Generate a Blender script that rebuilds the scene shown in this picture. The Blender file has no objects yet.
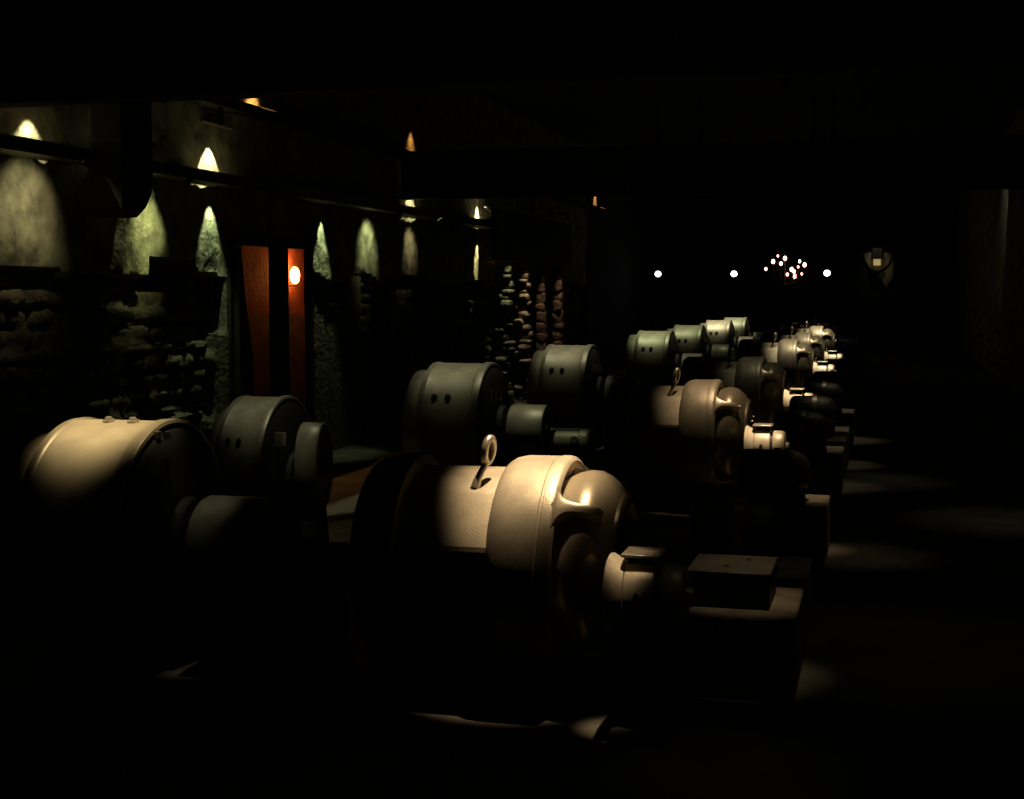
import bpy, bmesh, math, random
from math import sin, cos, pi, radians
from mathutils import Vector, Matrix, noise
random.seed(7)
C = bpy.context.scene.collection

# ------------------------------------------------------------------ materials
def mat(name, col, rough=.6, metal=0., bump=0., bscale=40., var=0., vscale=6., emit=None, estr=0., bump2=0., b2scale=6.):
    m = bpy.data.materials.new(name); m.use_nodes = True
    nt = m.node_tree; N = nt.nodes; L = nt.links
    b = N['Principled BSDF']
    b.inputs['Base Color'].default_value = (*col, 1)
    b.inputs['Roughness'].default_value = rough
    b.inputs['Metallic'].default_value = metal
    tc = N.new('ShaderNodeTexCoord')
    if var:
        n = N.new('ShaderNodeTexNoise'); n.inputs['Scale'].default_value = vscale; n.inputs['Detail'].default_value = 6
        L.new(tc.outputs['Object'], n.inputs['Vector'])
        mx = N.new('ShaderNodeMix'); mx.data_type = 'RGBA'
        mr = N.new('ShaderNodeMapRange'); mr.inputs[1].default_value = .3; mr.inputs[2].default_value = .7
        L.new(n.outputs['Fac'], mr.inputs[0]); L.new(mr.outputs[0], mx.inputs[0])
        mx.inputs[6].default_value = (*[c*(1-var) for c in col], 1)
        mx.inputs[7].default_value = (*[min(1, c*(1+var*.6)) for c in col], 1)
        L.new(mx.outputs[2], b.inputs['Base Color'])
    last = None
    for amt, sc in ((bump, bscale), (bump2, b2scale)):
        if not amt: continue
        n = N.new('ShaderNodeTexNoise'); n.inputs['Scale'].default_value = sc; n.inputs['Detail'].default_value = 5
        L.new(tc.outputs['Object'], n.inputs['Vector'])
        bp = N.new('ShaderNodeBump'); bp.inputs['Strength'].default_value = amt; bp.inputs['Distance'].default_value = .02
        L.new(n.outputs['Fac'], bp.inputs['Height'])
        if last: L.new(last.outputs['Normal'], bp.inputs['Normal'])
        L.new(bp.outputs['Normal'], b.inputs['Normal']); last = bp
    if emit:
        b.inputs['Emission Color'].default_value = (*emit, 1); b.inputs['Emission Strength'].default_value = estr
    return m

M_CAST = mat('cast_grey_paint', (.42, .36, .27), .42, .35, bump=.10, bscale=140, var=.22, vscale=9)
M_DOME = mat('smooth_grey_enamel', (.42, .35, .25), .3, .5, bump=.04, bscale=60, var=.15, vscale=7)
M_DRUM = mat('rolled_steel_paint', (.36, .34, .26), .45, .3, bump=.06, bscale=120, var=.3, vscale=7)
M_DRUM_W = mat('warm_lit_steel_paint', (.45, .38, .26), .42, .3, bump=.05, bscale=120, var=.2, vscale=7)  # drum paint copy with the warm lamp tone put into its colour
M_EXC = mat('light_grey_casting', (.58, .50, .38), .45, .25, bump=.08, bscale=120, var=.25, vscale=14)
M_DARK = mat('black_iron', (.02, .019, .017), .55, .4, bump=.2, bscale=50)
M_DKPAINT = mat('dark_grey_iron', (.075, .068, .055), .5, .4, bump=.3, bscale=50, var=.3)
M_LIT_LID = mat('lit_iron_lid', (.16, .14, .11), .5, .3, bump=.3, bscale=50, var=.3)  # paler than the case: light on the box top put into colour
M_STEEL = mat('worn_steel', (.5, .44, .34), .35, .7, bump=.1, bscale=80, var=.3, vscale=20)
M_CONC = mat('worn_concrete', (.30, .25, .18), .85, 0, bump=.7, bscale=60, var=.4, vscale=7, bump2=.4, b2scale=8)
M_FLOOR = mat('dusty_concrete_floor', (.12, .105, .085), .85, 0, bump=.6, bscale=30, var=.5, vscale=3, bump2=.3, b2scale=4)
M_PLASTER = mat('old_lime_plaster', (.36, .35, .25), .9, 0, bump=.7, bscale=22, var=.75, vscale=5, bump2=.35, b2scale=7)
M_STONE = mat('rubble_stone', (.15, .135, .10), .85, 0, bump=.9, bscale=30, var=.6, vscale=5, bump2=1., b2scale=9)
M_RSTONE = mat('rusty_stone', (.27, .175, .12), .85, 0, bump=.9, bscale=30, var=.6, vscale=9, bump2=1., b2scale=12)
M_RSTONE2 = mat('mixed_rust_stone', (.30, .22, .15), .85, 0, bump=.9, bscale=30, var=.7, vscale=4, bump2=1., b2scale=12)
M_RED = mat('red_plaster', (.34, .085, .045), .85, 0, bump=.5, bscale=25, var=.35, vscale=5, bump2=.4, b2scale=5)
M_BROWN = mat('brown_grey_plaster', (.20, .13, .08), .9, 0, bump=.5, bscale=25, var=.35, vscale=5)
M_SHELL = mat('near_black_shell', (.012, .011, .010), .95, 0, bump=.4, bscale=10, var=.4)  # near-black with random tone, for ceiling and plain walls
M_RAIL = mat('galvanised_tray', (.10, .09, .07), .45, .6, bump=.2, bscale=30)
M_BEAM = mat('black_beam', (.010, .010, .009), .8, .1, bump=.3, bscale=12)
M_VBLK = mat('deep_black_iron', (.008, .008, .007), .8, 0, bump=.1, bscale=30)  # even near-black for end shields, duct and small housings
M_BLK = mat('matt_black', (.012, .012, .012), .7, .0, bump=.1, bscale=30)
M_ORB = mat('orange_globe_glow', (.9, .5, .2), .4, 0, emit=(1, .38, .06), estr=40)
M_WLENS = mat('white_lamp_glow', (.9, .9, .9), .4, 0, emit=(.9, .95, 1), estr=5)
M_YLENS = mat('warm_lens_glow', (.9, .85, .6), .4, 0, emit=(.95, 1, .65), estr=1.2)
M_CBULB = mat('amber_bulb_glow', (.9, .4, .3), .4, 0, emit=(1, .42, .28), estr=5)
M_LANT = mat('dim_lantern_glow', (.8, .7, .4), .4, 0, emit=(1, .75, .35), estr=.3)
M_REDP = mat('red_valve_paint', (.5, .05, .03), .4, 0, bump=.1, bscale=40)

# ------------------------------------------------------------------ helpers
def link(name, bm, m, parent=None, loc=(0, 0, 0), sharp=35, bevel=0.):
    me = bpy.data.meshes.new(name)
    bmesh.ops.recalc_face_normals(bm, faces=bm.faces[:])
    bm.to_mesh(me); bm.free()
    me.materials.append(m)
    me.polygons.foreach_set('use_smooth', [True]*len(me.polygons))
    me.set_sharp_from_angle(angle=radians(sharp))
    o = bpy.data.objects.new(name, me); C.objects.link(o)
    o.location = loc
    if parent: o.parent = parent
    if bevel:
        b = o.modifiers.new('bevel', 'BEVEL'); b.width = bevel; b.segments = 2; b.limit_method = 'ANGLE'
    return o
def thing(name, label, cat, loc=(0, 0, 0), group=None, rz=0):
    o = bpy.data.objects.new(name, None); C.objects.link(o); o.location = loc; o.rotation_euler = (0, 0, rz)
    o.empty_display_size = .1
    o['label'] = label; o['category'] = cat
    if group: o['group'] = group
    return o
def tag(o, label, cat, group=None):
    o['label'] = label; o['category'] = cat
    if group: o['group'] = group
    return o
def struct(o): o['kind'] = 'structure'; return o
def dup(root, loc, label, group=None):
    r = root.copy(); C.objects.link(r); r.location = loc; r['label'] = label
    if group: r['group'] = group
    for ch in list(root.children):
        c = ch.copy(); C.objects.link(c); c.parent = r
        for g in list(ch.children):
            d = g.copy(); C.objects.link(d); d.parent = c
    return r
def box(bm, x0, x1, y0, y1, z0, z1):
    v = [bm.verts.new((x, y, z)) for x in (x0, x1) for y in (y0, y1) for z in (z0, z1)]
    for f in ((0, 1, 3, 2), (4, 6, 7, 5), (0, 4, 5, 1), (2, 3, 7, 6), (0, 2, 6, 4), (1, 5, 7, 3)):
        bm.faces.new([v[i] for i in f])
def lathe(bm, prof, z=.0, y=.0, n=64, close=True):
    """rings around an axis along X; prof = [(x, r)...]"""
    rings = []
    for x, r in prof:
        rings.append([bm.verts.new((x, y + r*cos(2*pi*i/n), z + r*sin(2*pi*i/n))) for i in range(n)])
    for a, b in zip(rings, rings[1:]):
        for i in range(n): bm.faces.new((a[i], a[(i+1) % n], b[(i+1) % n], b[i]))
    if close:
        for r in (rings[0], rings[-1]):
            try: bm.faces.new(r)
            except ValueError: pass
def tube(bm, p, q, r0, r1=None, n=14, caps=True):
    p = Vector(p); q = Vector(q); r1 = r0 if r1 is None else r1
    d = (q-p).normalized(); a = d.orthogonal().normalized(); b = d.cross(a)
    A = [bm.verts.new(p + (a*cos(2*pi*i/n)+b*sin(2*pi*i/n))*r0) for i in range(n)]
    B = [bm.verts.new(q + (a*cos(2*pi*i/n)+b*sin(2*pi*i/n))*r1) for i in range(n)]
    for i in range(n): bm.faces.new((A[i], A[(i+1) % n], B[(i+1) % n], B[i]))
    if caps: bm.faces.new(A); bm.faces.new(B)
def ball(bm, c, r, s=(1, 1, 1), seg=16):
    g = bmesh.ops.create_uvsphere(bm, u_segments=seg, v_segments=seg//2+2, radius=r)
    for v in g['verts']: v.co = Vector((v.co.x*s[0], v.co.y*s[1], v.co.z*s[2])) + Vector(c)
def path_tube(bm, pts, r, n=12):
    for a, b in zip(pts, pts[1:]): tube(bm, a, b, r, n=n)
    for a in pts[1:-1]: ball(bm, a, r, seg=10)
def prism_x(bm, poly, x0, x1):
    A = [bm.verts.new((x0, y, z)) for y, z in poly]; B = [bm.verts.new((x1, y, z)) for y, z in poly]
    n = len(poly)
    for i in range(n): bm.faces.new((A[i], A[(i+1) % n], B[(i+1) % n], B[i]))
    bm.faces.new(A); bm.faces.new(B)
def BM(): return bmesh.new()

# ------------------------------------------------------------------ room shell
WX = -5.5
def seg_box(name, x0, x1, y0, y1, z0, z1, m):
    bm = BM(); box(bm, x0, x1, y0, y1, z0, z1)
    return struct(link(name, bm, m))
seg_box('floor', -7.2, 2.3, -2.5, 43, -.2, 0, M_FLOOR)
seg_box('ceiling', -7.2, 2.3, -2.5, 43, 4.4, 4.6, M_SHELL)
seg_box('wall_end', -7.2, 2.3, 42.5, 42.9, 0, 4.4, M_SHELL)
seg_box('wall_back', -7.2, 2.3, -2.5, -2.2, 0, 4.4, M_SHELL)

OPEN = ((11.2, 12.0, 2.07), (12.28, 12.80, 2.07))
def stone_wall(y0, y1, dy, z0, z1, dz, x, sgn, stone_top):
    """face of a wall: rough plaster above, coursed rubble with open joints below"""
    bm = BM()
    ny = int((y1-y0)/dy)+1; nz = int((z1-z0)/dz)+1
    rnd = random.Random(3)
    courses = []; z = 0
    while z < stone_top+.3:
        h = rnd.uniform(.06, .15); js = []; yy = y0 - rnd.uniform(0, .4)
        while yy < y1+.5:
            w = rnd.uniform(.12, .38); js.append((yy, yy+w, rnd.uniform(-.04, .07))); yy += w
        courses.append((z, z+h, js)); z += h
    pockets = ((9.78, 10.5, 1.66, 1.90), (10.74, 11.2, 1.3, 1.77), (13.5, 13.9, 1.5, 1.72), (15.5, 16.6, 1.7, 1.85))
    def disp(Y, Z):
        if sgn > 0 and 11.02 < Y < 12.92 and Z < 2.2: return 0
        n1 = noise.fractal(Vector((Y*1.8, Z*2.2, 3)), .9, 2.1, 5)
        n2 = noise.noise(Vector((Y*9, Z*11, 9)))
        top = stone_top + .12*noise.noise(Vector((Y*1.3, 5, 0)))
        if Z > 2.56: d = .005*n1                                     # smooth upper band
        elif Z > top: d = .016*n1 + .009*n2 + .008*noise.noise(Vector((Y*16, Z*20, 4))) - .012
        else:
            d = -.22
            for c0, c1, js in courses:
                if c0 <= Z < c1:
                    for a, b, o in js:
                        if a <= Y < b:
                            e = min(Z-c0, c1-Z, (Y-a), (b-Y))
                            d = .7*o + min(e, .03)*2.2 - .17 + .03*n1 + .015*n2
                            break
                    break
        if sgn > 0 and 10.9 < Y < 14.4: d = max(d, -.055)
        for a, b, c0, c1 in pockets:
            if sgn > 0 and a < Y < b and c0 < Z < c1: d -= .3
        return d
    V = [[bm.verts.new((x + sgn*disp(y0+i*dy, z0+j*dz), y0+i*dy, z0+j*dz)) for j in range(nz)] for i in range(ny)]
    for i in range(ny-1):
        for j in range(nz-1):
            Y = y0+(i+.5)*dy; Z = z0+(j+.5)*dz
            if sgn > 0 and any(a < Y < b and Z < c for a, b, c in OPEN): continue
            bm.faces.new((V[i][j], V[i+1][j], V[i+1][j+1], V[i][j+1]))
    return bm
w = link('wall_left', stone_wall(4, 26, .04, 0, 4.4, .035, WX, 1, 1.80), M_PLASTER, sharp=60); struct(w)
w.data.materials.append(M_STONE)
for p in w.data.polygons:
    if p.center.z < 1.78 + .12*noise.noise(Vector((p.center.y*1.3, 5, 0))): p.material_index = 1
bm = BM()
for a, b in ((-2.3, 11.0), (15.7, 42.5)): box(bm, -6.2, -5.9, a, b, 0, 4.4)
struct(link('wall_left_core', bm, M_SHELL))
bm = BM(); box(bm, -5.9, -5.5, -2.3, 4.0, 0, 4.4); box(bm, -5.9, -5.5, 26, 42.5, 0, 4.4); struct(link('wall_left_far', bm, M_SHELL))
bm = stone_wall(-2.2, 42.5, .16, 0, 4.4, .11, 1.9, -1, 1.0); struct(link('wall_right', bm, M_PLASTER, sharp=60))
seg_box('wall_right_core', 2.05, 2.3, -2.5, 42.5, 0, 4.4, M_SHELL)
# posts and lintel of the double opening
bm = BM()
for a, b in ((11.06, 11.19), (11.965, 12.29), (12.78, 12.88)): box(bm, -5.535, -5.475, a, b, 0, 2.09)
struct(link('trim_1', bm, M_BEAM, bevel=.008))
bm = BM(); box(bm, -5.535, -5.47, 11.05, 12.9, 2.06, 2.17); struct(link('trim_2', bm, M_BEAM, bevel=.008))
bm = BM()
A = [bm.verts.new((-5.47, y, z)) for y, z in ((11.12, 0), (11.12, 2.05), (11.17, 2.05), (11.24, 1.6), (11.38, 1.1), (11.41, 0))]
B = [bm.verts.new((v.co.x+.05, v.co.y, v.co.z)) for v in A]
for i in range(6): bm.faces.new((A[i], A[(i+1) % 6], B[(i+1) % 6], B[i]))
bm.faces.new(A); bm.faces.new(B)
tag(link('leaning_plank', bm, M_BEAM), 'dark tapering plank leaning at the left edge of the red doorway', 'plank')
# back room in red plaster
seg_box('wall_red_back', -6.5, -6.2, 11.0, 15.7, 1.42, 2.5, M_RED)
seg_box('wall_red_base', -6.5, -6.19, 11.0, 15.7, 0, 1.42, M_BROWN)
seg_box('wall_red_far', -6.2, -5.62, 15.5, 15.7, 0, 2.5, M_RED)
seg_box('wall_red_near', -6.2, -5.62, 11.0, 11.1, 0, 2.5, M_RED)
seg_box('ceiling_red', -6.2, -5.62, 11.1, 15.5, 2.4, 2.5, M_RED)

# ------------------------------------------------------------------ lights
def spot(name, loc, tgt, P, col, ang, blend=.6, rad=.02, parent=None):
    l = bpy.data.lights.new(name, 'SPOT'); l.energy = P; l.color = col
    l.spot_size = radians(ang); l.spot_blend = blend; l.shadow_soft_size = rad
    o = bpy.data.objects.new(name, l); C.objects.link(o)
    d = Vector(tgt) - Vector(loc)
    o.rotation_euler = d.to_track_quat('-Z', 'Y').to_euler(); o.location = loc
    if parent:
        o.parent = parent; o.location = Vector(loc) - parent.location
    return o
def can_mesh(d, r=.05, L=.16):
    bm = BM(); d = Vector(d).normalized()
    tube(bm, -d*(L+.02), -d*.03, r*.8, r, n=20, caps=False)
    tube(bm, -d*.03, d*.02, r, r*1.05, n=20, caps=False)
    tube(bm, -d*(L+.02), -d*(L+.05), r*.8, r*.3, n=20)
    return bm
def track_spot(loc, tgt, P, col, ang, label, blend=.6, rad=.03, fixture=True, group=None):
    if not fixture: return spot('spotlight_beam', loc, tgt, P, col, ang, blend, rad)
    loc = Vector(loc); d = (Vector(tgt)-loc).normalized()
    t = thing('track_spotlight', label, 'spotlight', loc, group)
    link('housing', can_mesh(d), M_BLK, t)
    bm = BM(); tube(bm, -d*.1, (0, 0, .2), .012); tube(bm, (0, 0, .2), (0, 0, 4.4-loc.z), .012)
    link('stem', bm, M_BLK, t)
    spot('lamp', loc + d*.01, tgt, P, col, ang, blend, rad, t)
    return t

WARM = (1, .75, .45); PALE = (1, .88, .58); GREEN = (.96, 1, .58); GRW = (1, .94, .62)

# ------------------------------------------------------------------ machines
AX = .545      # shaft height
AD = .59       # generator axis
def make_motor(label, loc):
    t = thing('electric_motor', label, 'motor', loc)          # local x measured from -1.5
    X = lambda x: x + 1.5
    bm = BM()                                                  # faceted frame
    poly = [(-.03, .380), (-.215, .316), (-.232, .300), (-.385, .115), (-.390, .09), (-.33, .06), (-.33, -.25), (-.2, -.36), (.2, -.36), (.33, -.25), (.33, .06), (.39, .09), (.232, .300), (.215, .316), (.03, .380)]
    prism_x(bm, [(y, z+AX) for y, z in poly], X(-1.88), X(-1.44))
    link('barrel', bm, M_CAST, t, sharp=25, bevel=.006)
    bm = BM()
    lathe(bm, [(X(x), r) for x, r in ((-2.06, .27), (-2.065, .35), (-2.05, .405), (-2.01, .428), (-1.90, .431), (-1.872, .424), (-1.86, .40), (-1.86, .36))], AX)
    link('rear_housing', bm, M_DKPAINT, t)
    bm = BM()
    lathe(bm, [(X(x), r) for x, r in ((-1.495, .35), (-1.495, .385), (-1.486, .406), (-1.46, .424), (-1.42, .433), (-1.292, .434), (-1.287, .429), (-1.280, .429), (-1.275, .437), (-1.250, .437), (-1.236, .434), (-1.226, .427), (-1.221, .417), (-1.225, .405), (-1.243, .392), (-1.262, .35))], AX, n=96)
    link('front_housing', bm, M_CAST, t)
    # domed end shield, recessed behind the flange
    dome = [(-1.28, .33), (-1.235, .352), (-1.195, .370), (-1.155, .380), (-1.115, .377), (-1.08, .361), (-1.05, .335), (-1.028, .305), (-1.018, .290), (-1.004, .287), (-.994, .272), (-.996, .258), (-1.012, .250), (-1.03, .15)]
    bm = BM(); lathe(bm, [(X(x), r) for x, r in dome], AX, n=96)
    link('end_shield', bm, M_DOME, t)
    # arms: webs that run from the flange over the dome
    def outer(x):
        k = (x+1.245)/.19
        return .436 - .034*k*k
    for a0 in (41, 131, 221, 311):
        bm = BM(); rows = []
        n = 16
        for i in range(n+1):
            k = i/n; x = -1.245 + .19*k
            hw = .020 + .17*math.exp(-k*9) + .006*(1-k)          # half width (m), flares into the flange
            ro = outer(x); ri = .30
            row = []
            for q, rr in ((-1, ri), (-1, ro-.014), (-.8, ro-.003), (0, ro), (.8, ro-.003), (1, ro-.014), (1, ri)):
                ang = radians(a0) + q*hw/ro
                row.append(bm.verts.new((X(x), -rr*cos(ang), AX + rr*sin(ang))))
            rows.append(row)
        for a, b in zip(rows, rows[1:]):
            for j in range(6): bm.faces.new((a[j], a[j+1], b[j+1], b[j]))
        bm.faces.new(rows[0]); bm.faces.new(rows[-1])
        arm = link('shield_arm', bm, M_DOME, t, sharp=50)
        bm = BM(); x = -1.053; rr = .388; an = radians(a0)
        p = Vector((X(x), -rr*cos(an), AX+rr*sin(an)))
        tube(bm, p - Vector((.012, 0, 0)), p + Vector((.010, 0, 0)), .010, n=6)
        link('bolt', bm, M_STEEL, arm)
    bm = BM()
    lathe(bm, [(X(x), r) for x, r in ((-1.04, .20), (-.996, .20), (-.980, .185), (-.976, .135), (-.99, .125), (-.99, .05), (-.95, .045), (-.95, .0005))], AX)
    hub = link('bearing_cap', bm, M_DKPAINT, t)
    for k in range(8):
        an = 2*pi*k/8 + .2
        bm = BM(); p = Vector((X(-.98), -.155*cos(an), AX+.155*sin(an))); tube(bm, p, p+Vector((.012, 0, 0)), .009, n=6)
        link('bolt', bm, M_STEEL, hub)
    # lifting eye: a stem on the sloping facet carrying a ring
    bm = BM()
    tube(bm, (-.082, -.195, AX+.345), (-.046, -.17, AX+.425), .015, .013)
    tube(bm, (-.086, -.197, AX+.322), (-.078, -.193, AX+.352), .020, .016)
    c = Vector((-.040, -.16, AX+.470)); u = Vector((.25, .95, 0)).normalized(); v = Vector((.15, -.05, 1)).normalized()
    R_, r_, n, m_ = .038, .0155, 28, 12; ring = []
    for i in range(n):
        th = 2*pi*i/n; cc = c + u*(R_*.85*cos(th)) + v*(R_*1.3*sin(th)); rad = (u*cos(th)+v*sin(th)); nn = u.cross(v)
        ring.append([bm.verts.new(cc + rad*(r_*cos(2*pi*j/m_)) + nn*(r_*sin(2*pi*j/m_))) for j in range(m_)])
    for i in range(n):
        for j in range(m_):
            bm.faces.new((ring[i][j], ring[(i+1) % n][j], ring[(i+1) % n][(j+1) % m_], ring[i][(j+1) % m_]))
    link('lifting_eye', bm, M_STEEL, t)
    bm = BM()
    prism_x(bm, [(-.40, 0), (.40, 0), (.38, .06), (.30, .10), (.28, .30), (-.28, .30), (-.30, .10), (-.38, .06)], X(-2.02), X(-1.24))
    link('foot', bm, M_DARK, t, bevel=.008)
    return t

def make_drum(label, loc, warm=False, knobs_top=False):
    t = thing('generator', label, 'generator', loc)           # local x measured from -3.3
    X = lambda x: x + 3.3
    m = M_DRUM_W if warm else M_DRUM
    bm = BM()
    lathe(bm, [(X(x), r) for x, r in ((-3.51, .42), (-3.525, .48), (-3.515, .495), (-3.485, .499), (-3.478, .492), (-3.47, .490),
                                      (-3.105, .490), (-3.098, .492), (-3.09, .499), (-3.05, .502), (-3.035, .498), (-3.03, .485), (-3.04, .475), (-3.07, .47), (-3.1, .2))], AD, n=96)
    link('drum', bm, m, t)
    bm = BM(); lathe(bm, [(X(x), r) for x, r in ((-3.66, .30), (-3.665, .40), (-3.65, .43), (-3.52, .435), (-3.50, .40))], AD)
    link('rear_cover', bm, m, t)
    bm = BM(); lathe(bm, [(X(x), r) for x, r in ((-3.06, .465), (-3.03, .46), (-3.01, .44), (-2.985, .36), (-2.97, .16), (-2.93, .15), (-2.90, .0005))], AD)
    link('end_shield', bm, M_VBLK, t)
    A = (84, 84) if knobs_top else (30, 30)
    for x, a in zip((-3.39, -3.28) if not knobs_top else (-3.32, -3.20), A):
        bm = BM(); a = radians(a); d = Vector((0, -cos(a), sin(a))); p = Vector((X(x), 0, AD))
        tube(bm, p+d*.48, p+d*.50, .026, .026, n=16); tube(bm, p+d*.50, p+d*.512, .019, .015, n=8)
        link('inspection_plug', bm, M_STEEL if knobs_top else M_BLK, t)
    for k in range(3):                                         # brush gear fins beside the drum
        x = -2.975 + k*.036; bm = BM()
        if knobs_top:
            if k == 2: continue
            box(bm, X(-3.035+k*.045), X(-3.035+k*.045)+.024, -.17, -.14, AD+.43, AD+.462)
        else: box(bm, X(x), X(x)+.012, -.33, -.27, AD+.22, AD+.30)
        link('brush_holder', bm, M_STEEL, t)
    bm = BM()
    prism_x(bm, [(-.42, 0), (.42, 0), (.40, .06), (.32, .10), (.30, .26), (-.30, .26), (-.32, .10), (-.40, .06)], X(-3.48), X(-3.1))
    link('foot', bm, M_DARK, t, bevel=.008)
    return t

def make_small_drum(label, loc):
    t = thing('flywheel', label, 'flywheel', loc)             # local x from -2.73
    bm = BM(); lathe(bm, [(x, r) for x, r in ((-.14, .12), (-.15, .18), (-.145, .205), (-.13, .213), (.125, .213), (.14, .207), (.14, .18), (.11, .17), (.11, .07))], AX, n=72)
    link('rim', bm, M_DRUM, t)
    bm = BM(); lathe(bm, [(-.155, .0005), (-.155, .05), (.145, .06), (.145, .0005)], AX, n=24); link('hub', bm, M_DARK, t)
    bm = BM(); prism_x(bm, [(-.22, 0), (.22, 0), (.2, .04), (.1, .34), (-.1, .34), (-.2, .04)], -.10, .10); link('foot', bm, M_DARK, t)
    return t

def make_pedestal(label, loc):
    t = thing('bearing_pedestal', label, 'bearing', loc)      # local x from -2.38
    bm = BM(); prism_x(bm, [(-.22, 0), (.22, 0), (.22, .04), (.13, .1), (.11, .36), (-.11, .36), (-.13, .1), (-.22, .04)], -.11, .11)
    link('pillar', bm, M_DARK, t, bevel=.006)
    bm = BM(); lathe(bm, [(-.135, .05), (-.14, .09), (-.125, .102), (.06, .102), (.07, .112), (.125, .112), (.14, .10), (.135, .05)], .46, n=40); link('bearing_housing', bm, M_DRUM, t)
    bm = BM(); tube(bm, (.035, -.085, .475), (.035, -.125, .50), .040, .032, n=20); link('oil_cup', bm, M_BLK, t)
    bm = BM(); lathe(bm, [(-.18, .0005), (-.18, .035), (.30, .035), (.30, .0005)], AX, n=24); link('shaft', bm, M_DARK, t)
    return t

def make_exciter(label, loc):
    t = thing('exciter', label, 'exciter', loc)               # local x from -.83
    X = lambda x: x + .71; Z = .525
    bm = BM(); lathe(bm, [(X(x), r) for x, r in ((-.868, .06), (-.870, .138), (-.864, .149), (-.854, .151), (-.808, .126), (-.80, .122))], Z, n=64)
    link('end_ring', bm, M_EXC, t)
    bm = BM(); lathe(bm, [(X(x), r) for x, r in ((-.80, .06), (-.797, .120), (-.79, .123), (-.69, .123), (-.684, .118), (-.684, .06))], Z, n=64)
    link('barrel', bm, M_EXC, t)
    bm = BM(); lathe(bm, [(X(x), r) for x, r in ((-.69, .06), (-.69, .108), (-.665, .108), (-.665, .06))], Z, n=48)
    link('collar_band', bm, M_DARK, t)
    bm = BM(); lathe(bm, [(X(x), r) for x, r in ((-.668, .06), (-.665, .112), (-.655, .118), (-.60, .118), (-.585, .112), (-.575, .095), (-.575, .04), (-.55, .035), (-.55, .0005))], Z, n=64)
    link('end_cover', bm, M_EXC, t)
    tb = BM(); box(tb, X(-.795), X(-.685), -.03, .08, Z+.06, Z+.148)
    tbo = link('terminal_box', tb, M_DARK, t, bevel=.005)
    bm = BM(); box(bm, X(-.812), X(-.670), -.075, .10, Z+.150, Z+.162)
    link('lid', bm, M_STEEL, tbo, bevel=.003)
    a = radians(8); d = Vector((0, -cos(a), sin(a))); p = Vector((X(-.745), 0, Z))
    bm = BM(); tube(bm, p+d*.118, p+d*.128, .012, n=12); link('screw', bm, M_BLK, t)
    bm = BM(); prism_x(bm, [(-.16, 0), (.16, 0), (.16, .03), (.09, .06), (.07, Z-.09), (-.07, Z-.09), (-.09, .06), (-.16, .03)], X(-.84), X(-.62))
    link('foot', bm, M_DARK, t, bevel=.005)
    return t

ROWS = [5.55, 10.75, 14.7, 20.4, 24.0, 28.4, 31.6]
EXY = -.45
ORD = ['nearest row', 'second row', 'third row', 'fourth row', 'fifth row', 'sixth row', 'farthest row']
LBM = {0: 'large grey motor with lifting eye and domed end shield, nearest the camera',
       1: 'grey motor with lifting eye and domed end, second of the row going back',
       2: 'dim unlit dome-ended motor, third one going back along the row',
       3: 'half lit ribbed motor behind the dim domed one, fourth going back',
       4: 'small bright far motor showing above the fourth one',
       5: 'tiny far motor, sixth one going back along the row', 6: 'farthest tiny motor at the dark end of the row'}
LBD = {0: 'big warm lit steel drum generator at the left edge of the picture',
       1: 'grey drum generator with two black plugs behind the nearest motor, second in its line',
       2: 'grey drum generator with two plugs in front of the stone pilasters, third in line',
       3: 'greenish drum generator with two plugs, fourth in line going back',
       4: 'greenish drum generator right behind the fourth one, fifth in line',
       5: 'pale lit small drum generator, sixth in line going back',
       6: 'farthest green drum generator at the end of the line'}
motor = make_motor(LBM[0], (-1.5, ROWS[0], 0))
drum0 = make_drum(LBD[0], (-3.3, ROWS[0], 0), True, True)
drum0['group'] = 'drum generators in a line along the hall'
drum = make_drum(LBD[1], (-3.3, ROWS[1], 0))
fly = make_small_drum('small dark drum flywheel right of the big warm drum, nearest the camera', (-2.73, ROWS[0], 0))
ped = make_pedestal('dark bearing pedestal between the nearest flywheel and nearest motor', (-2.38, ROWS[0], 0))
exc = make_exciter('small banded exciter with flat lid just right of the nearest motor', (-.83, ROWS[0]+EXY, 0))
for o, g in ((motor, 'dome ended motors in a row'), (drum, 'drum generators in a line along the hall'), (fly, 'small drum flywheels in a line'),
             (ped, 'bearing pedestals between flywheels and motors'), (exc, 'small exciters along the aisle')): o['group'] = g
for i, Y in enumerate(ROWS[1:], 1):
    dup(motor, (-1.5, Y, 0), LBM[i])
    if i > 1: dup(drum, (-3.3, Y, 0), LBD[i])
    dup(fly, (-2.73, Y, 0), 'small grey drum flywheel right of the drum generator in the ' + ORD[i])
    dup(ped, (-2.38, Y, 0), 'dark bearing pedestal with round housing left of the motor in the ' + ORD[i])
    dup(exc, (-.83, Y+EXY, 0), 'small banded exciter at the aisle end of the ' + ORD[i])
# machines of the rows in between
HALF = [7.8, 12.6, 16.95, None, 25.75]
hd = dup(drum, (-3.56, 7.6, 0), 'smaller dim drum generator with two plugs between the first and second rows')
hd.scale = (.60, .84, .955)
hf = dup(fly, (-3.24, 7.6, 0), 'small dim flywheel right of the smaller drum between the first and second rows'); hf.scale = (.48, .62, 1.17)

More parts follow.
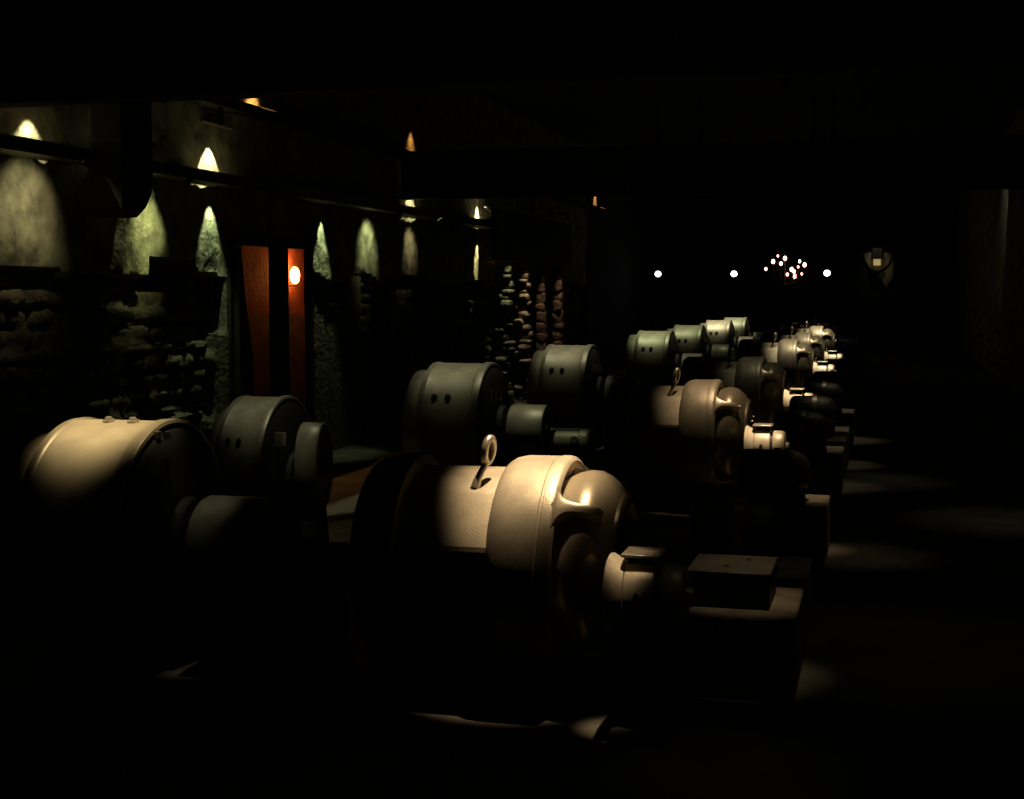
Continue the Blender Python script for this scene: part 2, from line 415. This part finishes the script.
for i, Y in enumerate(ROWS):
    for j, (yy, off) in enumerate(((Y, (.10, .73, .95, 1.48)), (HALF[i] if i < len(HALF) else None, (.10, .74, .99, 1.45)))):
        if yy is None: continue
        where = 'beside the exciter of the ' + ORD[i] if j == 0 else 'behind the ' + ORD[i]
        for n, (a, b) in enumerate((off[:2], off[2:])):
            bm = BM(); box(bm, -.92, -.335, yy+a, yy+b, 0, .335)
            tag(link('concrete_plinth', bm, M_CONC, bevel=.012), 'low worn concrete plinth block ' + where + (', nearer of two' if n == 0 else ', farther of two'), 'plinth', 'concrete plinth blocks along the aisle')
        # iron box on the front block
        t = thing('junction_box', 'dark iron box on the plinth block ' + where, 'box', (-.62, yy+off[0]+.34, .335), 'iron boxes on the plinths')
        bm = BM(); box(bm, -.17, .17, -.19, .19, 0, .14); link('case', bm, M_DARK, t, bevel=.01)
        bm = BM(); box(bm, -.175, .175, -.195, .195, .14, .152); link('lid', bm, M_LIT_LID, t, bevel=.004)
        for bx, by in ((-.02, -.08), (.06, .08)):
            bm = BM(); tube(bm, (bx, by, .152), (bx, by, .164), .012); link('bolt', bm, M_STEEL, t)
        # lying cylinder with domed end on the rear block
        t = thing('air_tank', 'dark lying cylinder with domed end ' + where, 'tank', (-.9, yy+off[2]+.2, .335), 'lying cylinders on the plinths')
        bm = BM(); lathe(bm, [(0, .0005), (0, .1), (.02, .14), (.05, .15), (.30, .15), (.37, .14), (.42, .11), (.445, .06), (.45, .0005)], .165, n=40); link('shell', bm, M_DKPAINT, t)
        bm = BM(); box(bm, .05, .12, -.11, .11, 0, .1); link('saddle', bm, M_DARK, t); bm = BM(); box(bm, .28, .35, -.11, .11, 0, .1); link('saddle', bm, M_DARK, t)
        bm = BM(); lathe(bm, [(.22, .155), (.22, .163), (.26, .163), (.26, .155)], .165, n=40, close=False); link('strap', bm, M_STEEL, t)

# ------------------------------------------------------------------ wall furniture
def prism_y(bm, pts, y0, y1):
    A = [bm.verts.new((x, y0, z)) for x, z in pts]; B = [bm.verts.new((x, y1, z)) for x, z in pts]; n = len(pts)
    for i in range(n): bm.faces.new((A[i], A[(i+1) % n], B[(i+1) % n], B[i]))
    bm.faces.new(A); bm.faces.new(B)
t = thing('cable_tray', 'long dark steel cable tray running along the left wall between the lamps', 'cable tray', (-5.38, 12.8, 2.52))
bm = BM()
prism_y(bm, [(.015, 0), (.17, 0), (.17, .09), (.155, .09), (.155, .045), (.03, .045), (.03, .09), (.015, .09)], -6.6, 7.1)
link('channel', bm, M_RAIL, t)
for k in range(7):
    bm = BM(); y = -5.9 + k*2.1; box(bm, -.115, .015, y, y+.04, 0, .03); box(bm, -.115, -.09, y, y+.04, -.1, .10); link('bracket', bm, M_RAIL, t)
for y in (8.2, 10.74, 13.17, 15.86, 18.67):
    bm = BM(); box(bm, -.125, .03, y-12.8-.45, y-12.8+.45, .01, .025); link('light_stop_plate', bm, M_RAIL, t)  # plates added to stop lamp light passing down behind the tray
bm = BM(); path_tube(bm, [(.09, 7.05, .03), (-.02, 5.95, .32)], .03); link('brace', bm, M_RAIL, t)
bm = BM(); path_tube(bm, [(.09, 7.05, .0), (0, 6.15, -.40)], .02); link('brace', bm, M_RAIL, t)
t = thing('red_valve', 'small red valve wheel on the left wall under the tray end', 'valve', (-5.38, 18.98, 2.07))
bm = BM()
for i in range(12):
    a, b = 2*pi*i/12, 2*pi*(i+1)/12
    tube(bm, (.05, .055*cos(a), .055*sin(a)), (.05, .055*cos(b), .055*sin(b)), .012, n=8)
tube(bm, (.05, -.055, 0), (.05, .055, 0), .01, n=8); tube(bm, (.05, 0, -.055), (.05, 0, .055), .01, n=8); link('handwheel', bm, M_REDP, t)
bm = BM(); tube(bm, (-.125, 0, 0), (.06, 0, 0), .012, n=14); link('valve_stem', bm, M_RAIL, t)
bm = BM(); path_tube(bm, [(-5.485, 10.6, 3.06), (-5.485, 11.15, 3.05)], .016)
tag(link('conduit_pipe', bm, M_STEEL), 'short steel conduit pipe high on the left wall above the white light cone', 'pipe')
bm = BM(); box(bm, -5.50, -5.34, 4, 28, 3.18, 3.27); struct(link('trim_3', bm, M_BEAM, bevel=.01))
# hanging duct in front of the wall
t = thing('hanging_duct', 'black hanging duct with rounded bottom in front of the second wall lamp', 'duct', (-5.1, 8.72, 2.15))
bm = BM(); pts = [(-.23, .95), (-.23, .06), (-.16, 0), (-.04, .01), (.08, .08), (.16, .17), (.19, .26), (.19, .95)]
A = [bm.verts.new((-.11, y, z)) for y, z in pts]; B = [bm.verts.new((.11, y, z)) for y, z in pts]
for i in range(len(pts)): bm.faces.new((A[i], A[(i+1) % len(pts)], B[(i+1) % len(pts)], B[i]))
bm.faces.new(A); bm.faces.new(B)
link('duct_box', bm, M_VBLK, t); bm = BM(); box(bm, -.13, .13, -.25, .21, .50, .54); link('flange', bm, M_VBLK, t)
bm = BM(); tube(bm, (0, 0, .95), (0, 0, 2.25), .05); link('hanger', bm, M_BLK, t)
t = thing('bulkhead_lamp', 'small square glowing lamp at the edge of the hanging duct', 'lamp', (-5.3, 9.25, 2.745))
bm = BM(); box(bm, -.03, .03, -.05, .05, -.05, .05); link('lens', bm, M_YLENS, t, bevel=.008)
bm = BM(); box(bm, -.20, .035, -.055, .055, .05, .09); tube(bm, (-.01, 0, .09), (-.01, 0, .22), .02); link('hood', bm, M_RAIL, t)

# roof girders
def girder(y, z0, z1, label):
    t = thing('roof_girder', label, 'girder', (-1.8, y, z0), 'steel girders across the hall')
    bm = BM(); box(bm, -3.68, 3.68, -.02, .02, 0, z1-z0); link('web', bm, M_BEAM, t)
    for a, b in ((0, .03), (z1-z0-.03, z1-z0)):
        bm = BM(); box(bm, -3.68, 3.68, -.1, .1, a, b); link('flange', bm, M_BEAM, t)
    return t
girder(7.4, 2.76, 4.4, 'deep black steel girder across the hall, nearest one overhead')
girder(15.5, 2.72, 3.26, 'black steel girder crossing the hall above the cable tray, farther one')

def wall_spot(Y, apex, P, col, ang, label, d=.12, r=.008, blend=.12):
    t = math.tan(radians(ang/2)); zl = apex + d/t
    loc = Vector((WX+d, Y, zl))
    o = thing('wall_spotlight', label, 'spotlight', loc, 'small spotlights washing down the left wall')
    link('housing', can_mesh((0, 0, -1), .028, .09), M_BLK, o)
    bm = BM(); tube(bm, (-d, .04, .07), (0, .0, .07), .008); link('bracket', bm, M_BLK, o)
    spot('lamp', loc+Vector((0, 0, -.02)), loc + Vector((0, 0, -1)), P, col, ang, blend, r, o)
    return o
YEL = (1, .90, .50); YG = (.90, 1, .48)
# above the tray
wall_spot(8.2, 2.80, 34.0, (1, .84, .44), 80, 'spotlight making the bright cone of light farthest left on the wall', blend=.5)
wall_spot(9.62, 2.80, 20.0, YG, 40, 'spotlight half hidden behind the hanging duct')
wall_spot(10.74, 2.86, 90.0, YEL, 64, 'spotlight making the white cone of light left of the red doorway')
wall_spot(15.86, 2.86, 50.0, YEL, 60, 'spotlight of the cone cut off by the farther girder')
wall_spot(18.67, 2.84, 300.0, (1, .93, .58), 46, 'spotlight of the narrow bright streak at the far end of the tray', d=.08, blend=.5)
def rail_spot(Y, P, col, ang, label, d=.36, z=2.49, aim=2.28):
    loc = Vector((WX+d, Y, z)); dr = (Vector((WX, Y, aim))-loc)
    o = thing('wall_spotlight', label, 'spotlight', loc, 'small spotlights under the outer edge of the cable tray')
    link('housing', can_mesh(dr, .02, .01), M_VBLK, o)
    spot('lamp', loc + dr.normalized()*.015, (WX, Y, aim), P, col, ang, 1, .02, o)
rail_spot(8.15, 11, (1, .86, .46), 84, 'lamp under the tray lighting the pale wall patch farthest left', d=.46, aim=2.2)
rail_spot(9.72, 20, (.95, 1, .40), 66, 'lamp under the tray right of the hanging duct', aim=2.15)
rail_spot(14.46, 13, YG, 70, 'lamp under the tray making the second greenish streak right of the doorway', aim=2.2)
rail_spot(15.88, 6, (1, .84, .48), 64, 'lamp under the tray making the beige streak before the dark wall', aim=2.2)
def under_spot(Y, P, col, ang, label, z=2.50, tilt=.15, d=.075, blend=.6, r=.006):
    loc = Vector((WX+d, Y, z))
    o = thing('wall_spotlight', label, 'spotlight', loc, 'small spotlights under the cable tray')
    link('housing', can_mesh((-tilt, 0, -1), .02, .0), M_BLK, o)
    spot('lamp', loc + Vector((0, 0, -.01)), loc + Vector((-tilt, 0, -1)), P, col, ang, blend, r, o)
under_spot(10.76, 26, (.82, 1, .50), 52, 'lamp under the tray left of the red doorway')
under_spot(18.67, 45, (1, .88, .40), 30, 'lamp under the tray making the narrow yellow streak', tilt=.5, d=.17)
under_spot(13.17, 26, (.82, 1, .50), 46, 'lamp just right of the red doorway washing rough wall')
# amber lamps on the cornice
for Y, P, ap, lb in ((11.6, 70, 3.52, 'amber lamp above the cornice cut off by the nearest girder'), (15.9, 18, 3.57, 'dim amber flame shaped glow above the cornice'), (26.74, 160, 3.62, 'small orange glow far along the cornice')):
    wall_spot(Y, ap, P, (1, .45, .12), 62, lb, d=.09, blend=.8)

# stone pilasters
rp = random.Random(5)
def stone(bm, c, sx, sy, sz, seed):
    g = bmesh.ops.create_uvsphere(bm, u_segments=16, v_segments=10, radius=1)
    f = lambda v: math.copysign(abs(v)**.5, v)
    for v in g['verts']:
        n = noise.noise_vector(v.co*1.3 + Vector((seed, seed*1.7, 0)))*.22
        v.co = Vector((c[0]+(f(v.co.x)+n.x)*sx, c[1]+(f(v.co.y)+n.y)*sy, c[2]+(f(v.co.z)+n.z)*sz))
for k, (Y, m, P, c, lb) in enumerate(((19.73, M_STONE, 40, (.9, .95, .5), 'rough stone pilaster with greenish light, leftmost of the four'), (20.76, M_RSTONE2, 40, (1, .85, .5), 'rough pilaster of mixed rust and grey stones, second from left'),
                         (21.9, M_RSTONE, 20, (1, .76, .50), 'narrow rusty stone pilaster, third from left'), (23.1, M_RSTONE, 18, (1, .76, .50), 'rusty stone pilaster, rightmost of the four'))):
    bm = BM(); z = 0; Wd = (.12, .15, .09, .12)[k]; q = 0
    while z < 2.02:
        h = rp.uniform(.06, .13) if k < 2 else rp.uniform(.12, .2)
        j = .06 if k < 2 else .012
        stone(bm, (-5.38+rp.uniform(-j, j), Y+rp.uniform(-j, j), z+h/2), .08, Wd*(rp.uniform(.75, 1.1) if k < 2 else 1), h*(.50 if k < 2 else .66), q+k*31); z += h; q += 1
    tag(link('stone_pilaster', bm, m, sharp=70), lb, 'pilaster', 'rough stone pilasters against the left wall')
    loc = Vector((-5.12, Y-.42, 2.85)); o = thing('wall_spotlight', 'small spotlight above the ' + lb, 'spotlight', loc, 'spotlights over the stone pilasters')
    link('housing', can_mesh((-.1, 0, -1), .025, .08), M_BLK, o)
    bm = BM(); tube(bm, (0, 0, .08), (-.5, 0, .10), .008); link('bracket', bm, M_BLK, o)
    spot('lamp', loc+Vector((0, 0, -.01)), (-5.31, Y-.08, 1.1), P*2.2, c, 20, .8, .01, o)
bm = BM(); box(bm, -4.90, -4.82, 17.3, 21.6, 2.07, 2.7); struct(link('trim_4', bm, M_BEAM))

# ------------------------------------------------------------------ red room lamp
t = thing('globe_lamp', 'glowing orange globe lamp in the red room behind the doorway', 'lamp', (-6.11, 13.87, 1.825))
bm = BM(); ball(bm, (0, 0, 0), .062, (.8, 1, 1.5)); link('globe', bm, M_ORB, t)
bm = BM(); tube(bm, (-.09, 0, -.11), (0, 0, -.11), .008); tube(bm, (0, 0, -.115), (0, 0, -.085), .018); link('bracket', bm, M_BLK, t)
l = bpy.data.lights.new('bulb', 'POINT'); l.energy = 2.2; l.color = (1, .40, .12); l.shadow_soft_size = .03
o = bpy.data.objects.new('bulb', l); C.objects.link(o); o.parent = t; o.location = (-.02, 0, .125)

# ------------------------------------------------------------------ far lamps
for X_, Y_, Z_, lb in ((-4.784, 30, 2.036, 'small white hanging bulb, leftmost of the three at the far end'), (-3.161, 30, 2.033, 'small white hanging bulb, middle one left of the chandelier'), (-1.236, 30, 2.042, 'small white hanging bulb, right one right of the chandelier')):
    t = thing('pendant_lamp', lb, 'lamp', (X_, Y_, Z_), 'white bulbs hanging at the far end')
    bm = BM(); ball(bm, (0, 0, 0), .068, (1, 1, .95)); link('bulb', bm, M_WLENS, t)
    bm = BM(); tube(bm, (0, 0, .06), (0, 0, .16), .04, .02); link('socket', bm, M_BLK, t)
    bm = BM(); tube(bm, (0, 0, .15), (0, 0, 4.4-Z_), .006, n=8); link('cord', bm, M_BLK, t)
cx, cy, cz = -2.38, 34.0, 2.267
t = thing('chandelier', 'dark branched chandelier with small glowing pink orange bulbs at the far end', 'chandelier', (cx, cy, cz), None)
bm = BM(); tube(bm, (0, 0, -.45), (0, 0, 4.4-cz), .015); ball(bm, (0, 0, -.45), .05); link('stem', bm, M_BLK, t)
px = [(767, 269), (773.5, 261.5), (778, 256), (785, 258.5), (781, 263.5), (799, 261.5), (803.5, 265), (797.5, 267), (791.5, 269.5), (793.5, 271.5), (787.5, 274.5), (794.5, 276.5), (801, 274)]
for i, (x, y) in enumerate(px):
    dx = (x-785)*.0246; dz = (266-y)*.0238; dy = (-.05, .04, .02, -.03, .05)[i % 5]
    bm = BM(); path_tube(bm, [(0, 0, -.43), (dx*.6, dy*.6, -.48+abs(dx)*.2), (dx, dy, min(dz-.16, dz-.1)), (dx, dy, dz-.05)], .008, n=8); a = link('arm', bm, M_BLK, t)
    bm = BM(); ball(bm, (dx, dy, dz), (.034, .045, .026, .045, .040)[i % 5], (1, 1, 1.25), seg=12); link('bulb', bm, M_CBULB, a)
# lantern on the end wall
t = thing('wall_lantern', 'dim square lantern on the end wall above the aisle', 'lantern', (-.325, 42.2, 2.50))
bm = BM(); box(bm, -.10, .10, -.1, .1, -.08, .10); link('lantern_glass', bm, M_LANT, t)
bm = BM(); box(bm, -.13, .13, -.13, .13, .10, .42); box(bm, -.04, .04, 0, .3, .15, .22); link('hood', bm, M_BLK, t)
M_WEDGE = mat('pale_light_wedge', (.3, .28, .2), .9, 0, bump=.5, bscale=10, var=.4, vscale=2)  # pale shapes stand in for lantern light falling on the wall
for pts, lb in ((((-.76, 2.80), (-.43, 2.80), (-.43, 2.62), (-.40, 2.45), (-.24, 2.45), (-.22, 2.62), (-.22, 2.80), (.16, 2.80), (.02, 2.5), (-.15, 2.32), (-.32, 2.25), (-.5, 2.32), (-.62, 2.5)), 'pale V shape standing for lantern light on the end wall'),
                (((-.30, 2.15), (-.05, 2.3), (.14, 2.6), (.14, 2.1), (-.06, 1.78)), 'small slanted pale patch standing for light below right of the lantern')):
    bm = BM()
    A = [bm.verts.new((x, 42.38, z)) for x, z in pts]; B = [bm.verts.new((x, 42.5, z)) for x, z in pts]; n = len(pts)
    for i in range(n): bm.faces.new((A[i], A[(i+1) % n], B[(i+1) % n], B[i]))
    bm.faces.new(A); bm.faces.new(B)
    tag(link('light_wedge', bm, M_WEDGE), lb, 'light patch')
track_spot((-.36, 41.6, 3.4), (-.33, 42.4, 2.4), 8, (1, .86, .5), 50, 'added fill spot on the pale light wedge of the end wall', blend=.9)  # added fill light with an invented fixture, brightens the wedges

# ------------------------------------------------------------------ machine lights
H = 3.7
track_spot((-1.02, 5.40, H), (-1.36, 5.475, .95), 1300, WARM, 15.2, 'track spotlight over the nearest motor', blend=1, rad=.03)
track_spot((-3.05, 5.25, H), (-3.28, 5.45, 1.1), 700, (1, .80, .46), 14.5, 'track spotlight over the nearest drum', blend=1, rad=.04)
track_spot((-2.6, 5.3, H), (-2.86, 5.48, .75), 40, PALE, 8, 'track spotlight over the nearest flywheel', blend=1)
track_spot((-.80, 4.94, H), (-.935, 5.09, .63), 470, WARM, 5.2, 'track spotlight over the nearest exciter', blend=1)
track_spot((-.35, 6.0, H), (-.56, 6.0, .33), 80, WARM, 14, 'added weak spotlight over the nearest plinth', blend=1)  # extra weak spot added to light the plinth end
# second row
def row_spots(k, Y, dp, dc, mp, mc, ep, ec, fp, fc):
    w = ('second', 'third', 'fourth', 'fifth', 'sixth', 'farthest')[k-1]
    if dp: track_spot((-3.2, Y-.45, H), (-3.27, Y-.1, 1.0), dp, dc, 19, 'track spotlight over the %s drum' % w, blend=1)
    if mp: track_spot((-1.05, Y-.25, H), (-1.30, Y-.1, .95), mp, mc, 17, 'track spotlight over the %s motor' % w, blend=1, rad=.04)
    if ep: track_spot((-.75, Y-.85, H), (-.88, Y-.5, .62), ep, ec, 8, 'track spotlight over the %s exciter' % w, blend=1)
    if fp: track_spot((-2.6, Y-.4, H), (-2.74, Y-.1, .75), fp, fc, 10, 'track spotlight over the %s flywheel' % w, blend=1)
row_spots(1, ROWS[1], 120, GRW, 230, WARM, 900, WARM, 100, GRW)
track_spot((-2.3, 10.4, H), (-2.40, 10.65, .6), 60, GREEN, 8, 'track spotlight over the second bearing', blend=1)
track_spot((-3.25, 6.85, H), (-3.46, 7.5, .9), 80, GRW, 14, 'track spotlight over the smaller drum', blend=1)
track_spot((-3.1, 6.8, H), (-3.26, 7.5, .8), 15, GRW, 6, 'track spotlight over the small flywheel of the smaller drum', blend=1)
row_spots(2, ROWS[2], 160, GRW, 28, GRW, 1300, WARM, 0, GRW)
row_spots(3, ROWS[3], 260, GREEN, 300, PALE, 1150, PALE, 60, GREEN)
row_spots(4, ROWS[4], 200, GREEN, 230, PALE, 950, PALE, 40, GREEN)
row_spots(5, ROWS[5], 600, PALE, 520, PALE, 0, PALE, 150, PALE)
row_spots(6, ROWS[6], 380, GREEN, 0, PALE, 0, PALE, 0, PALE)
# plinth ends and floor: weak extra spots added to brighten them
for (x, y, P, a, c, n) in ((-.45, 9.1, 120, 10, WARM, 'plinth behind the first row'), (-.45, 12.1, 50, 16, PALE, 'plinth of the second row'), (-.45, 13.7, 50, 16, PALE, 'plinth behind the second row'),
                      (-.45, 16.0, 60, 18, PALE, 'plinth of the third row'), (-.15, 8.95, 22, 18, WARM, 'aisle floor beside the nearest rows'), (.85, 10.6, 18, 26, PALE, 'right side of the aisle floor'),
                      (-.1, 12.6, 16, 24, GRW, 'aisle floor beside the second row'), (-.5, 4.75, 5, 18, PALE, 'floor in front of the nearest plinth'), (.1, 6.6, 5, 36, PALE, 'aisle floor nearest the camera')):
    track_spot((x+.15, y+.3, H), (x, y, 0), P, c, a, 'added weak spotlight aimed at the ' + n, blend=1)
track_spot((1.2, 24.5, 3.9), (1.9, 25.5, 3.0), 8, (1, .95, .7), 60, 'added fill spot on the plaster of the right wall', blend=1)  # added fill light, its fixture is invented

# ------------------------------------------------------------------ camera, world
W = bpy.data.worlds.new('dark'); bpy.context.scene.world = W; W.use_nodes = True
W.node_tree.nodes['Background'].inputs[0].default_value = (0, 0, 0, 1)
cam = bpy.data.cameras.new('camera'); co = bpy.data.objects.new('camera', cam); C.objects.link(co)
F = Vector((-.2579, .9631, -.0766)).normalized(); R = Vector((.96597, .25868, 0)); R = (R - F*R.dot(F)).normalized(); U = R.cross(F)
mm = Matrix((R, U, -F)).transposed().to_4x4(); mm.translation = Vector((0, 0, 1.65)); co.matrix_world = mm
cam.sensor_width = 36; cam.lens = 1400/1024*36; cam.clip_end = 100; cam.clip_start = .05
sc = bpy.context.scene; sc.camera = co
sc.view_settings.view_transform = 'Standard'; sc.view_settings.look = 'None'; sc.view_settings.gamma = 1; sc.view_settings.exposure = 0
sc.view_settings.use_curve_mapping = False
sc.cycles.use_denoising = True
sc.cycles.max_bounces = 4; sc.cycles.sample_clamp_indirect = 2.0
